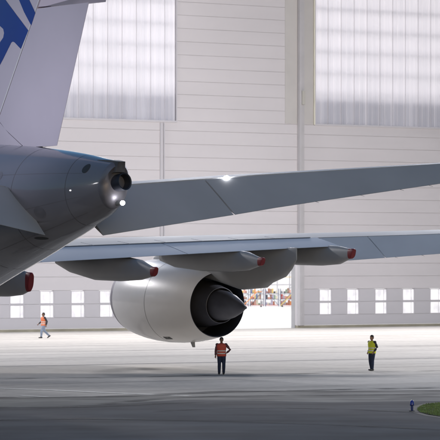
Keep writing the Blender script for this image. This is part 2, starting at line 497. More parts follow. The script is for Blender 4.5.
# ------------------------------------------------------------------ aircraft
# local axes: x = starboard, y = forward, z = up; "a" below is metres aft of the outer engine's fan nozzle
AC = empty('airliner', (-21.1, 136.4, 0), YAW)
tag(AC, 'parked four engine airliner seen from behind with blue lettering on its pale fin', 'airliner')
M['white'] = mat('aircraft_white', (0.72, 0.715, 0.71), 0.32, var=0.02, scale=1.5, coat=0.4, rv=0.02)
M['grey'] = mat('aircraft_wing_grey', (0.42, 0.44, 0.47), 0.55, var=0.06, scale=0.5, stretch=(1, 0.3, 1), spec=0.3)
M['lgrey'] = mat('aircraft_light_grey', (0.27, 0.295, 0.33), 0.6, var=0.05, scale=0.5, spec=0.2)
M['ail'] = mat('aileron_pale_blue_grey', (0.54, 0.59, 0.66), 0.5, var=0.05, scale=0.5, spec=0.3)
M['flap'] = mat('flap_blue_grey', (0.40, 0.45, 0.53), 0.5, var=0.06, scale=0.5, stretch=(1, 0.3, 1), spec=0.3)
M['fair'] = mat('fairing_grey', (0.28, 0.285, 0.29), 0.42, var=0.07, scale=0.7)
M['fin'] = mat('fin_lilac_white', (0.62, 0.58, 0.68), 0.4, var=0.03, scale=0.4, coat=0.2, rv=0.03)
M['hinge'] = mat('pale_hinge_strip', (0.8, 0.79, 0.82), 0.4, var=0.05)
M['blue'] = mat('livery_blue', (0.006, 0.042, 0.30), 0.3, var=0.08, scale=0.5, coat=0.3)
M['red'] = mat('red_fairing_end', (0.19, 0.010, 0.014), 0.45, var=0.1, scale=2)
M['seam'] = mat('panel_seam', (0.05, 0.055, 0.06), 0.6, var=0.1)
M['dark'] = mat('dark_nozzle', (0.028, 0.033, 0.05), 0.5, metal=0.1, var=0.2, scale=1.5)
M['core'] = mat('burnt_titanium', (0.095, 0.10, 0.125), 0.45, metal=0.3, var=0.2, scale=1.2)
M['silver'] = mat('bare_metal', (0.24, 0.235, 0.27), 0.45, metal=0.5, var=0.12, scale=2.5)
M['tyre'] = mat('tyre_rubber', (0.03, 0.03, 0.03), 0.85, var=0.1)
M['lens'] = emit('white_lamp_lens', (1.0, 0.98, 1.0), 60)
M['fuse_dark'] = mat('sooty_grey_paint', (0.12, 0.12, 0.135), 0.6, var=0.35, scale=3)
M['thin_seam'] = mat('thin_panel_seam', (0.13, 0.13, 0.15), 0.6, var=0.2)
M['hatch'] = mat('hatch_paint', (0.175, 0.175, 0.205), 0.4, var=0.1, scale=3)
M['glint'] = emit('glint_glow', (1, 0.98, 0.98), 1.0)  # glow standing in for a reflection on the tail cone
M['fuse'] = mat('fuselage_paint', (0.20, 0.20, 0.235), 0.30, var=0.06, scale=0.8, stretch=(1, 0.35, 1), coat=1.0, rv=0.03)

# fuselage: a, top, bottom, half width
FUS = [(-40, 7.0, 4.2, 0.6), (-38.5, 8.2, 3.1, 1.7), (-36, 9.2, 2.4, 2.6), (-32, 10.2, 1.9, 3.3), (-26, 10.6, 1.75, 3.57), (0, 10.6, 1.75, 3.57), (9, 10.55, 1.75, 3.55),
       (13, 10.45, 2.05, 3.4), (17, 10.3, 3.0, 3.1), (20, 10.17, 3.86, 2.75), (22.96, 9.99, 4.72, 2.36), (25.3, 9.83, 5.36, 2.0), (27.45, 9.63, 5.98, 1.62),
       (29, 9.46, 6.42, 1.30), (30.2, 9.30, 6.80, 1.02), (31.0, 9.17, 7.05, 0.80), (31.5, 9.06, 7.30, 0.62)]
def fus_ring(a, top, bot, w, n=64, hood=False):
    zc, h = (top + bot) / 2, (top - bot) / 2
    out = []
    for k in range(n):
        t = 2 * math.pi * k / n
        z = zc + h * math.sin(t)
        aa = a + (0.34 * max(0.0, (z - 8.2) / 0.8) if hood else 0)
        out.append((w * math.cos(t), -aa, z))
    return out
import bisect
def smooth_sections(S, step=0.5):
    """Catmull-Rom resampling of the (a, top, bottom, half width) table."""
    out = []
    for i in range(len(S) - 1):
        p0, p1, p2, p3 = S[max(i - 1, 0)], S[i], S[i + 1], S[min(i + 2, len(S) - 1)]
        n = max(1, int((p2[0] - p1[0]) / step))
        for k in range(n):
            t = k / n
            row = [p1[0] + (p2[0] - p1[0]) * t]
            for c in (1, 2, 3):
                m1 = (p2[c] - p0[c]) / (p2[0] - p0[0]) * (p2[0] - p1[0]); m2 = (p3[c] - p1[c]) / (p3[0] - p1[0]) * (p2[0] - p1[0])
                row.append((2*t**3-3*t*t+1)*p1[c] + (t**3-2*t*t+t)*m1 + (-2*t**3+3*t*t)*p2[c] + (t**3-t*t)*m2)
            out.append(tuple(row))
    out.append(S[-1])
    return out
FS = smooth_sections(FUS)
fb = MB()
rings = [fus_ring(*s) for s in FS[:-1]] + [fus_ring(*FS[-1], hood=True)]
fb.loft(rings, True, False)
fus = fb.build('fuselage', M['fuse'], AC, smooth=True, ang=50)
# end fairing: rolled edge, recessed silver bulkhead, exhaust pipe
eb = MB()
a, top, bot, w = FS[-1]
r0 = fus_ring(a, top, bot, w, hood=True)
r1 = [(x * 0.96, y - 0.10, 8.18 + (z - 8.18) * 0.95) for x, y, z in r0]
r2 = [(x * 0.82, y - 0.20, 8.2 + (z - 8.18) * 0.80) for x, y, z in r0]
r3 = [(x * 0.55, y * 0 - 31.80, 8.25 + (z - 8.18) * 0.45) for x, y, z in r0]
eb.loft([r0, r1, r2, r3], False, True)
eb.build('tail_end_fairing', M['silver'], fus, smooth=True, ang=40)
hd_ = MB()
hd_.loft([[(-0.30, -30.9, 9.12), (0.30, -30.9, 9.12), (0.34, -30.9, 8.6), (-0.34, -30.9, 8.6)],
          [(-0.24, -31.6, 9.10), (0.24, -31.6, 9.10), (0.30, -31.6, 8.6), (-0.30, -31.6, 8.6)],
          [(-0.15, -32.17, 9.03), (0.15, -32.17, 9.03), (0.20, -32.05, 8.64), (-0.20, -32.05, 8.64)]])
hd_.build('tail_hood', M['fuse_dark'], fus)
pb = MB()
d = Vector((0.14, -0.95, 0.10)).normalized()
P0 = Vector((-0.02, -31.2, 8.20)); P1 = P0 + d * 1.0
pb.tube([P0, P1], [0.31, 0.32], 28, cap=False)
pb.tube([P1, P1 - d * 0.02, P1 - d * 0.7], [0.32, 0.275, 0.25], 28, cap=False)
pb.add([P1 - d * 0.6 + Vector((math.cos(t), 0, math.sin(t))) * 0.27 for t in (2 * math.pi * k / 24 for k in range(24))], [tuple(range(24))])
pb.build('exhaust_pipe', M['dark'], fus, smooth=True)
nl = MB(); nl.ball((0.10, -32.06, 7.52), 0.085); nl.build('tail_light', M['lens'], fus, smooth=True)
nl = MB(); nl.tube([(0.08, -31.4, 7.5), (0.10, -31.99, 7.52)], [0.10, 0.07], 12); nl.build('light_mount', M['fair'], fus, smooth=True)

def fus_surf(a, z):
    i = max(1, min(len(FS) - 1, bisect.bisect([s[0] for s in FS], a)))
    s0, s1 = FS[i - 1], FS[i]
    t = (a - s0[0]) / (s1[0] - s0[0])
    top, bot, w = (s0[c] + (s1[c] - s0[c]) * t for c in (1, 2, 3))
    zc, h = (top + bot) / 2, (top - bot) / 2
    return w * math.sqrt(max(0, 1 - ((z - zc) / h) ** 2))
def fus_patch(name, a, z, r, m, off=0.012, rz=None):
    b = MB(); N = 24; vs = [(-fus_surf(a, z) - off, -a, z)]; fs = []
    for j in range(1, 5):
        for k in range(N):
            t = 2 * math.pi * k / N
            aa, zz = a + r * j / 4 * math.cos(t), z + (rz or r) * j / 4 * math.sin(t)
            vs.append((-fus_surf(aa, zz) - off, -aa, zz))
    for k in range(N):
        fs.append((0, 1 + k, 1 + (k + 1) % N))
        for j in range(3): fs.append((1 + j * N + k, 1 + (j + 1) * N + k, 1 + (j + 1) * N + (k + 1) % N, 1 + j * N + (k + 1) % N))
    b.add(vs, fs); return b.build(name, m, fus)
fus_patch('vent_outlet', 30.75, 8.80, 0.17, M['seam'])
fus_patch('side_glint', 30.2, 8.0, 0.05, M['glint'], rz=0.03)  # small reflection on the flank, added as a glowing patch
fus_patch('drain_slot', 27.6, 6.25, 0.28, M['seam'], rz=0.05)
# panel seams around the tail cone
def fus_seam(a, w=0.018, tmin=-95, tmax=260, tilt=0.0):
    b = MB(); A, B = [], []
    for k in range(73):
        t = R(tmin + (tmax - tmin) * k / 72)
        for lst, aa in ((A, a), (B, a + w)):
            i = max(1, min(len(FS) - 1, bisect.bisect([s[0] for s in FS], aa)))
            s0, s1 = FS[i - 1], FS[i]; q_ = (aa - s0[0]) / (s1[0] - s0[0])
            top, bot, wd = (s0[c] + (s1[c] - s0[c]) * q_ for c in (1, 2, 3))
            lst.append(((wd + 0.005) * math.cos(t), -aa, (top + bot) / 2 + ((top - bot) / 2 + 0.005) * math.sin(t)))
    b.add(A + B, [(k, k + 1, 74 + k, 73 + k) for k in range(72)])
    return b
sb = MB()
for a_ in (24.3, 26.9, 29.9):
    q_ = fus_seam(a_); sb.add(q_.v, q_.f)
for tdeg in (152, 196, 232):
    A_, B_ = [], []
    for k in range(60):
        aa = 10 + k * 0.35
        i = max(1, min(len(FS) - 1, bisect.bisect([q[0] for q in FS], aa))); s0, s1 = FS[i - 1], FS[i]; q_ = (aa - s0[0]) / (s1[0] - s0[0])
        top, bot, wd = (s0[c] + (s1[c] - s0[c]) * q_ for c in (1, 2, 3))
        for lst, td in ((A_, tdeg), (B_, tdeg + 0.35)):
            t = R(td); lst.append(((wd + 0.005) * math.cos(t), -aa, (top + bot) / 2 + ((top - bot) / 2 + 0.005) * math.sin(t)))
    sb.add(A_ + B_, [(k, k + 1, 61 + k, 60 + k) for k in range(59)])
sb.build('panel_seam', M['thin_seam'], fus)
fus_patch('access_hatch', 28.4, 7.2, 0.30, M['hatch'], off=0.006, rz=0.22)
fus_patch('access_hatch', 25.9, 8.6, 0.26, M['hatch'], off=0.006, rz=0.20)

def naca(x, t):
    return 5 * t * (0.2969 * math.sqrt(max(x, 0)) - 0.1260 * x - 0.3516 * x * x + 0.2843 * x ** 3 - 0.1036 * x ** 4)
def sect(sec, x0, x1, defl=0.0, n=14, grow=0.0):
    """Closed ring of (aft, height) for part of a foil section; sec = (span, aLE, aTE, zLE, zTE, t)."""
    _, al, at_, zl, zt, t = sec
    c = at_ - al
    xs = [x0 + (x1 - x0) * (0.5 - 0.5 * math.cos(math.pi * k / n)) for k in range(n + 1)]
    pts = [(x * c, naca(x, t) * c + 0.006) for x in xs] + [(x * c, -naca(x, t) * c * 0.85 - 0.006) for x in reversed(xs)]
    hx_, ca, sa = x0 * c, math.cos(defl), math.sin(defl)
    out = []
    for X, Y in pts:
        if defl:
            X, Y = hx_ + (X - hx_) * ca + Y * sa, Y * ca - (X - hx_) * sa
        out.append((al + X, zl + (zt - zl) * X / c + Y))
    return out
def lerp_sec(S, sp):
    for s0, s1 in zip(S[:-1], S[1:]):
        if (s0[0] <= sp <= s1[0]) or s1 is S[-1]:
            t = (sp - s0[0]) / (s1[0] - s0[0])
            return tuple(a + (b - a) * t for a, b in zip(s0, s1))
def foil(name, S, sp0, sp1, x0, x1, m, parent, defl=0.0, side=1, n=8, vertical=False, xfun=None, smooth=True, taper0=0.0, taper1=0.0):
    """Loft part of a wing, tail or fin between two spans. taper: the movable's end is cut diagonally (metres of span at the trailing edge)."""
    b = MB(); rings = []
    for k in range(n + 1):
        sp = sp0 + (sp1 - sp0) * k / n
        s = lerp_sec(S, sp)
        xa, xb = xfun(sp) if xfun else (x0, x1)
        ring = []
        for (aa, zz) in sect(s, xa, xb, defl):
            c = s[2] - s[1]; fr = max(0.0, ((aa - s[1]) / c - xa) / (xb - xa))
            q_ = sp + fr * (taper0 * (1 - k / n) + taper1 * (k / n))
            if vertical: ring.append((zz, -aa, q_))
            else: ring.append((side * q_, -aa, zz))
        rings.append(ring)
    b.loft(rings, True, True)
    return b.build(name, m, parent, smooth=smooth, ang=40)

# ---- wing (starboard): span, aLE, aTE, zLE, zTE, thickness
def wsec(s, al, at_, zt, t, inc): return (s, al, at_, zt + 0.17 + inc * 0.45 * (at_ - al), zt + 0.17, t * 0.92)
WING = [wsec(2.5, -17.0, 0.4, 4.3, 0.13, 0.05), wsec(8, -13.5, 0.9, 4.75, 0.125, 0.055), wsec(14, -8.7, 1.6, 5.42, 0.12, 0.06), wsec(20, -4.5, 4.25, 5.75, 0.115, 0.06),
        wsec(25, -1.0, 6.5, 6.02, 0.11, 0.055), wsec(32, 3.95, 9.65, 6.34, 0.105, 0.05), wsec(38, 8.2, 12.35, 6.7, 0.10, 0.045), wsec(39.9, 10.2, 13.2, 6.82, 0.09, 0.04)]
wing = foil('wing', WING, 2.5, 39.9, 0, 0.715, M['lgrey'], AC, n=26)
flaps = [(3.2, 14.0), (14.06, 20.4), (20.46, 27.2)]
for a_, b_ in flaps: foil('flap', WING, a_, b_, 0.72, 1.0, M['flap'], wing, defl=R(5))
foil('aileron', WING, 27.3, 29.35, 0.72, 1.0, M['ail'], wing, defl=R(28), n=5, taper1=0.0)
foil('aileron', WING, 29.40, 33.2, 0.72, 1.0, M['ail'], wing, defl=R(28), n=6)
foil('aileron', WING, 33.25, 37.0, 0.72, 1.0, M['ail'], wing, defl=R(28), n=6)
foil('wing_edge_panel', WING, 37.05, 39.9, 0.72, 1.0, M['lgrey'], wing, n=5)
# spoilers: thin plates on the upper surface ahead of the flaps
sp_b = MB()
for k in range(8):
    s0, s1 = 14.3 + k * 1.58, 14.3 + (k + 1) * 1.58 - 0.05
    q_ = []
    for sp, x in ((s0, 0.60), (s1, 0.60), (s1, 0.728), (s0, 0.728)):
        s = lerp_sec(WING, sp); c = s[2] - s[1]
        q_.append(Vector((sp, -(s[1] + x * c), s[3] + (s[4] - s[3]) * x + naca(x, s[5]) * c + 0.012)))
    sp_b.add(q_ + [p + Vector((0, 0, 0.035)) for p in q_], [(0, 1, 2, 3), (7, 6, 5, 4), (0, 4, 5, 1), (1, 5, 6, 2), (2, 6, 7, 3), (3, 7, 4, 0)])
sp_b.build('spoiler_row', M['lgrey'], wing)

# ---- flap track fairings: span, tip aft, [(metres ahead of tip, top, bottom, half width)...]
def fairing(s, at_, rows, redz):
    b = MB(); rings = []
    for dx, top, bot, w in rows:
        zc, h = (top + bot) / 2, (top - bot) / 2
        rings.append([(s + w * math.copysign(abs(math.cos(t)) ** 0.75, math.cos(t)), -(at_ - dx), zc + h * math.copysign(abs(math.sin(t)) ** 0.75, math.sin(t)))
                      for t in (2 * math.pi * k / 28 for k in range(28))])
    b.loft(rings, True, True)
    o = b.build('flap_track_fairing', M['fair'], AC, smooth=True, ang=40)
    r = MB(); dx, top, bot, w = rows[-1]
    zc, h = (top + bot) / 2, (top - bot) / 2
    rr = []
    for da, k in ((-0.32, 1.03), (0.12, 1.0), (0.2, 0.85)):
        rr.append([(s + k * w * math.copysign(abs(math.cos(t)) ** 0.75, math.cos(t)), -(at_ + da + 0.10 * math.sin(t)), zc + k * h * math.copysign(abs(math.sin(t)) ** 0.75, math.sin(t)))
                   for t in (2 * math.pi * j / 28 for j in range(28))])
    r.loft(rr, True, True)
    r.build('fairing_end', M['red'], o, smooth=True, ang=40)
    return o
fairing(26.9, 8.85, [(8.0, 6.2, 5.75, 0.1), (6.5, 6.25, 5.42, 0.3), (4.5, 6.25, 5.2, 0.40), (2.4, 6.2, 5.17, 0.42), (1.0, 6.12, 5.24, 0.27), (0.1, 5.99, 5.50, 0.14)], 0)
fairing(22.9, 7.05, [(9.0, 5.9, 5.4, 0.12), (7.5, 5.95, 5.08, 0.34), (5.0, 5.98, 4.90, 0.44), (2.6, 6.0, 4.88, 0.46), (1.1, 5.84, 4.95, 0.28), (0.1, 5.57, 5.16, 0.13)], 0)
fairing(18.2, 4.95, [(9.2, 5.65, 5.25, 0.12), (7.6, 5.65, 4.82, 0.36), (5.2, 5.6, 4.46, 0.48), (3.0, 5.65, 4.42, 0.50), (1.2, 5.46, 4.49, 0.30), (0.1, 5.12, 4.66, 0.14)], 0)
fairing(12.9, 2.35, [(9.0, 5.3, 4.9, 0.15), (7.0, 5.3, 4.1, 0.5), (4.5, 5.2, 3.68, 0.62), (2.0, 5.12, 3.7, 0.62), (0.8, 4.98, 3.78, 0.34), (0.1, 4.86, 3.95, 0.16)], 0)

# ---- outer engine
NZ = Vector((25.0, 0.0, 3.2)); AX = Vector((0, 1, 0.04)).normalized()   # forward along its axis
UP = Vector((0, -0.04, 1)).normalized(); SX = Vector((1, 0, 0))
def revolve(prof, n=72):
    return [[NZ + AX * x + (SX * math.cos(t) + UP * math.sin(t)) * r for t in (2 * math.pi * k / n for k in range(n))] for x, r in prof]
nb = MB()
outer = [(0, 1.62), (0.5, 1.73), (1.0, 1.835), (2.0, 1.99), (3.0, 2.085), (4.0, 2.13), (5.0, 2.12), (5.8, 2.07), (6.6, 1.97), (7.1, 1.88)]
nb.loft(revolve(outer), False, False)
nac = nb.build('engine_nacelle', M['white'], AC, smooth=True, ang=40)
lb = MB(); lb.loft(revolve([(7.105, 1.879), (7.4, 1.80), (7.6, 1.71), (7.65, 1.62), (7.6, 1.54), (7.4, 1.50), (7.0, 1.47)]), False, False); lb.build('intake_lip', M['silver'], nac, smooth=True, ang=60)
db = MB(); db.loft(revolve([(7.0, 1.47), (6.0, 1.47), (5.95, 0.3), (6.4, 0.02)]), False, False)
db.loft(revolve([(0, 1.62), (-0.02, 1.60), (0.02, 1.58), (1.2, 1.60), (2.4, 1.62), (2.45, 1.0)]), False, False)
db.build('fan_duct', M['dark'], nac, smooth=True, ang=40)
cb = MB(); cb.loft(revolve([(2.4, 1.22), (1.2, 1.18), (0.4, 1.06), (-0.35, 0.90), (-0.36, 0.87), (0.3, 0.84), (0.35, 0.5)]), False, False)
cb.build('core_cowl', M['core'], nac, smooth=True, ang=30)
gb = MB(); gb.loft(revolve([(0.3, 0.74), (-0.2, 0.77), (-0.7, 0.73), (-1.3, 0.59), (-1.9, 0.37), (-2.35, 0.16), (-2.42, 0.10), (-2.58, 0.07), (-2.6, 0.01)]), False, True)
gb.build('exhaust_plug', M['core'], nac, smooth=True, ang=60)
# cowl seams, drain mast, latch recess
sm = MB(); 
for x in (3.55,):
    rr = [r for r in (2.0435,)]
    sm.loft(revolve([(x, 2.113), (x + 0.035, 2.115)]), False, False)
sm.build('cowl_seam', M['fair'], nac)
def nac_pt(x, deg, off=0.01):
    for (x0, r0_), (x1, r1_) in zip(outer[:-1], outer[1:]):
        if x0 <= x <= x1: r = r0_ + (r1_ - r0_) * (x - x0) / (x1 - x0)
    t = R(deg); return NZ + AX * x + (SX * math.cos(t) + UP * math.sin(t)) * (r + off)
sl = MB(); sl.add([nac_pt(2.7, 238), nac_pt(3.3, 238), nac_pt(3.3, 245), nac_pt(2.7, 245)], [(0, 1, 2, 3)])
sl.build('latch_recess', M['seam'], nac)
dm = MB()
p = nac_pt(2.1, 268, -0.03)
dm.loft([[p + Vector((0.03, 0.2, 0)), p + Vector((-0.03, 0.2, 0)), p + Vector((-0.03, -0.15, 0)), p + Vector((0.03, -0.15, 0))],
         [p + Vector((0.02, 0.0, -0.28)), p + Vector((-0.02, 0.0, -0.28)), p + Vector((-0.02, -0.2, -0.28)), p + Vector((0.02, -0.2, -0.28))]])
dm.build('drain_mast', M['fair'], nac)
# pylon: aft, top, bottom, half width
pyb = MB(); rr = []
for a_, top, bot, w in ((-6.0, 5.6, 5.0, 0.05), (-4.5, 6.1, 4.9, 0.36), (-2, 6.4, 4.7, 0.42), (0.4, 6.3, 4.35, 0.42), (2.4, 6.2, 3.98, 0.42), (4.2, 6.1, 4.08, 0.40), (4.7, 6.1, 4.32, 0.38), (5.9, 6.05, 4.62, 0.28), (6.5, 6.05, 4.98, 0.16), (7.0, 6.05, 5.45, 0.03)):
    rr.append([(25 + w * math.copysign(abs(math.cos(t)) ** 0.5, math.cos(t)), -a_, (top + bot) / 2 + (top - bot) / 2 * math.copysign(abs(math.sin(t)) ** 0.6, math.sin(t))) for t in (2 * math.pi * k / 24 for k in range(24))])
pyb.loft(rr); pyb.build('engine_pylon', M['fair'], AC, smooth=True, ang=40)

# ---- tailplane, both sides; elevators hang down
def ssec(s, al, at_, zt, t): return (s, al, at_, zt + 0.14 - 0.03 * (at_ - al), zt + 0.14, t)
STAB = [ssec(0.4, 18.9, 28.95, 7.74, 0.095), ssec(1.2, 19.4, 29.2, 7.84, 0.095), ssec(8.0, 24.6, 31.24, 8.48, 0.09), ssec(14.2, 29.3, 33.3, 8.97, 0.085), ssec(15.6, 30.4, 33.75, 9.10, 0.08)]
EX = 0.70
for side in (1, -1):
    st = foil('tailplane', STAB, 0.4, 15.6, 0, EX, M['grey'], AC, side=side, n=10)
    foil('elevator', STAB, 1.25, 5.9, EX + 0.006, 1.0, M['grey'], st, defl=R(34), side=side, n=6, taper1=0.30)
    foil('elevator', STAB, 5.96, 15.3, EX + 0.006, 1.0, M['grey'], st, defl=R(34), side=side, n=6, taper0=0.30)
    s = lerp_sec(STAB, 6.75); c = s[2] - s[1]
    lg = MB(); lg.ball((side * 6.75, -(s[1] + 0.715 * c), s[3] + 0.70 * (s[4] - s[3]) + naca(0.70, s[5]) * c - 0.02), (0.12, 0.10, 0.085))
    lg.build('logo_light', M['lens'], st, smooth=True)
# the port logo light throws its beam on the fin
lamp('logo_lamp', 'SPOT', (-8.2, -28.2, 9.35), (-0.3, -25.0, 15.2), 1250, (0.92, 0.88, 1.0), parent=AC, spot_size=R(115), spot_blend=0.9, shadow_soft_size=0.15)

def wicks(S, spans, x0, defl, parent, side=1):
    for sp in spans:
        s_ = lerp_sec(S, sp); r_ = sect(s_, x0, 1.0, defl); te = max(r_, key=lambda p: p[0])
        b = MB(); b.tube([(side * sp, -te[0] + 0.03, te[1]), (side * sp, -te[0] - 0.22, te[1] - 0.05)], [0.008, 0.004], 5); b.build('static_wick', M['dark'], parent)
wicks(STAB, (9.2, 10.9, 12.4, 13.5), EX, R(34), [o for o in AC.children if o.name.startswith('tailplane')][0])
wicks(WING, (29.8, 31.0, 32.2), 0.72, R(28), wing)
# ---- fin and rudders (sections run up the span: z, aLE, aTE, -, -, t)
def fin_le(z): return 14.0 + (z - 9.6) * 0.94
def fin_te(z): return 27.4 + 0.453 * (z - 9.7)
def fin_hinge(z): return 26.38 + 0.70 * (z - 15.0) if z > 10.8 else 23.44 + (10.8 - z) * (1.84 / 1.05)
FIN = [(z, fin_le(z), fin_te(z), 0, 0, 0.10) for z in (8.2, 9.6, 12, 15, 18, 21, 24.0)]
def fx(sp): return (0, (fin_hinge(max(sp, 9.74)) - fin_le(sp)) / (fin_te(sp) - fin_le(sp)) - 0.002)
fin = foil('fin', FIN, 9.3, 24.0, 0, 1, M['fin'], AC, vertical=True, xfun=fx, n=28)
def rx(sp): return ((fin_hinge(sp) - fin_le(sp)) / (fin_te(sp) - fin_le(sp)) + 0.002, 1.0)
foil('rudder', FIN, 9.76, 15.0, 0, 1, M['fin'], fin, vertical=True, xfun=rx, n=14, defl=R(0))
foil('rudder', FIN, 15.06, 23.6, 0, 1, M['fin'], fin, vertical=True, xfun=rx, n=14, defl=R(-13))
def fin_pt(u, v, off=0.008):
    """Point of the fin's port face at a picture position."""
    sx = -0.45
    for _ in range(4):
        k = (u - 220) / F
        ca, sa = math.cos(YAW), math.sin(YAW)
        a_ = (k * (136.4 + sx * sa) + 21.1 - sx * ca) / (sa + ca * k)
        Y = 136.4 - a_ * ca + sx * sa
        z = CAM_H - (v - 261) / F * Y
        x = (a_ - fin_le(z)) / (fin_te(z) - fin_le(z))
        sx = -(naca(min(max(x, 0.02), 1), 0.10) * 0.85 * (fin_te(z) - fin_le(z)) + 0.006 + off)
    return Vector((sx, -a_, z))
def marking(polys):
    bm = bmesh.new()
    for poly in polys:
        vs = [bm.verts.new((u, v, 0)) for u, v in poly]
        bm.faces.new(vs)
    bmesh.ops.triangulate(bm, faces=bm.faces)
    bmesh.ops.subdivide_edges(bm, edges=bm.edges, cuts=3, use_grid_fill=True)
    for v in bm.verts: v.co = fin_pt(v.co.x, v.co.y)
    me = bpy.data.meshes.new('fin_lettering'); bm.to_mesh(me); bm.free()
    me.materials.append(M['blue'])
    o = bpy.data.objects.new('fin_lettering', me); COL.objects.link(o); o.parent = fin
    return o
marking([[(-14, -22), (-6, -22), (5.5, 0), (17, 15.5), (28.3, 30.5), (20.8, 49.0), (14.6, 42.4), (12.8, 41.6), (11.2, 42.8), (2.7, 60), (-8, 80), (-16, 80), (-6, 52), (0.5, 41.5), (3.2, 37.5), (4.0, 33), (3.2, 29), (0, 26), (-10, 18)],
         [(8, -24), (18, -24), (29.3, 0), (35.4, 13.0), (31.2, 25.6), (24, 12), (19, 0)]])
# hinge-line bright seam is the edge of the metal strip
hb = MB(); 
for z0, z1 in ((10.82, 15.4),):
    A_ = []
    for k in range(13):
        z = z0 + (z1 - z0) * k / 12; a_ = fin_hinge(z)
        x = (a_ - fin_le(z)) / (fin_te(z) - fin_le(z)); sx = naca(x, 0.10) * 0.85 * (fin_te(z) - fin_le(z)) + 0.012
        A_ += [(-sx, -(a_ - 0.10), z), (-sx, -(a_ + 0.0), z)]
    hb.add(A_, [(2 * k, 2 * k + 1, 2 * k + 3, 2 * k + 2) for k in range(12)])
hb.build('hinge_strip', M['hinge'], fin)

# ---- main gear under the fuselage (left of the view)
for s in (-4.6, 4.6):
    gs = MB(); gs.tube([(s, 3.0, 2.6), (s, 3.0, 0.75)], [0.24, 0.18], 14); gs.tube([(s, 1.6, 0.72), (s, 4.4, 0.72)], 0.14, 12)
    gs.box(s - 0.9, s + 0.9, 1.5, 4.5, 2.0, 2.9)
    gr = gs.build('landing_gear', M['silver'], AC)
    for yy in (1.7, 4.3):
        for xx in (-0.55, 0.55):
            wb = MB(); wb.tube([(s + xx - 0.24, yy, 0.71), (s + xx - 0.2, yy, 0.71), (s + xx + 0.2, yy, 0.71), (s + xx + 0.24, yy, 0.71)], [0.6, 0.70, 0.70, 0.6], 24)
            wb.build('wheel', M['tyre'], gr, smooth=True)

# ------------------------------------------------------------------ flood masts (outside the picture)
for i, (loc, tg, p) in enumerate(FLOOD):
    rt = empty('flood_mast', (loc[0], loc[1], 0))
    tag(rt, ['tall steel floodlight mast left of the apron', 'tall steel floodlight mast right of the apron'][i], 'light mast', 'apron floodlight masts')
    sgn = 1 if loc[0] > 0 else -1
    b = MB(); b.tube([(sgn * 1.6, 0, 0), (sgn * 1.6, 0, 33.5)], [0.45, 0.2], 14); b.build('pole', M['post'], rt, smooth=True)
    b = MB(); b.box(sgn * 1.6 - 0.2, sgn * 1.6 + 0.2, -2, 2, 32.6, 33.0); b.build('lamp_bar', M['post'], rt)

# ------------------------------------------------------------------ taxiway light and grass
gx, gy = ground_at(412, 411.5)
TL = empty('taxiway_light', (gx, gy, 0.008))
tag(TL, 'short blue taxiway edge light beside the grass patch', 'edge light')
M['shoe2'] = mat('dark_base', (0.03, 0.03, 0.035), 0.8, var=0.2)
M['bluelens'] = mat('blue_lens', (0.01, 0.025, 0.35), 0.25, var=0.1, scale=5, coat=0.5)
M['bluemetal'] = mat('blue_metal', (0.02, 0.04, 0.20), 0.45, var=0.15, scale=6)
b = MB(); b.tube([(0, 0, 0), (0, 0, 0.02), (0, 0, 0.03)], [0.11, 0.11, 0.07], 20); b.build('base_plate', M['shoe2'], TL, smooth=True)
b = MB(); b.tube([(0, 0, 0.03), (0, 0, 0.20), (0, 0, 0.21), (0, 0, 0.24)], [0.045, 0.045, 0.075, 0.08], 20); b.build('stem', M['bluemetal'], TL, smooth=True)
b = MB(); b.tube([(0, 0, 0.24), (0, 0, 0.33), (0, 0, 0.38), (0, 0, 0.40)], [0.075, 0.07, 0.05, 0.015], 20); b.build('lens', M['bluelens'], TL, smooth=True)

M['gravel'] = mat('gravel_edge', (0.13, 0.118, 0.10), 0.9, var=0.45, scale=14, detail=10)
M['soil'] = mat('soil', (0.05, 0.05, 0.03), 0.95, var=0.4, scale=5)
gpoly = [(417, 410.4), (420, 407.6), (426, 405.2), (434, 404.2), (446, 403.6), (470, 402.8), (520, 402), (520, 432), (480, 424), (452, 418.4), (438, 416.6), (428, 415.0), (420, 412.8)]
vpoly = [(409.5, 410.2), (414, 406.6), (423, 404.0), (434, 403.2), (446, 402.6), (470, 401.6), (540, 400.5), (540, 437), (480, 426), (452, 420), (438, 418.0), (426, 416.4), (414, 413.4)]
GP = [ground_at(*p) for p in gpoly]
sheet('gravel_verge', [ground_at(*p) for p in vpoly], 0.014, M['gravel'])
sheet('grass_soil', GP, 0.03, M['soil'])
def inside(x, y, P):
    r = False
    for (x0, y0), (x1, y1) in zip(P, P[1:] + P[:1]):
        if (y0 > y) != (y1 > y) and x < (x1 - x0) * (y - y0) / (y1 - y0) + x0: r = not r
    return r
rnd = random.Random(4)
GM = [mat('grass_blade', (0.27, 0.36, 0.10), 0.7, var=0.4, scale=1.2), mat('dry_grass_blade', (0.26, 0.24, 0.11), 0.8, var=0.3, scale=2)]
gb = MB(); xs_ = [p[0] for p in GP]; ys_ = [p[1] for p in GP]
cnt = 0
while cnt < 26000:
    x, y = rnd.uniform(min(xs_), max(xs_)), rnd.uniform(min(ys_), max(ys_))
    if not inside(x, y, GP): continue
    cnt += 1
    h = rnd.uniform(0.02, 0.075); t = rnd.uniform(0, 6.28); w = rnd.uniform(0.008, 0.018)
    dx, dy = math.cos(t) * w, math.sin(t) * w; lx, ly = rnd.uniform(-0.05, 0.05), rnd.uniform(-0.05, 0.05)
    gb.add([(x - dx, y - dy, 0.03), (x + dx, y + dy, 0.03), (x + lx, y + ly, 0.03 + h)], [(0, 1, 2)], 1 if rnd.random() < 0.2 else 0)
tag(gb.build('grass', GM, recalc=False), 'patch of short green grass at the edge of the taxiway', 'grass', kind='stuff')

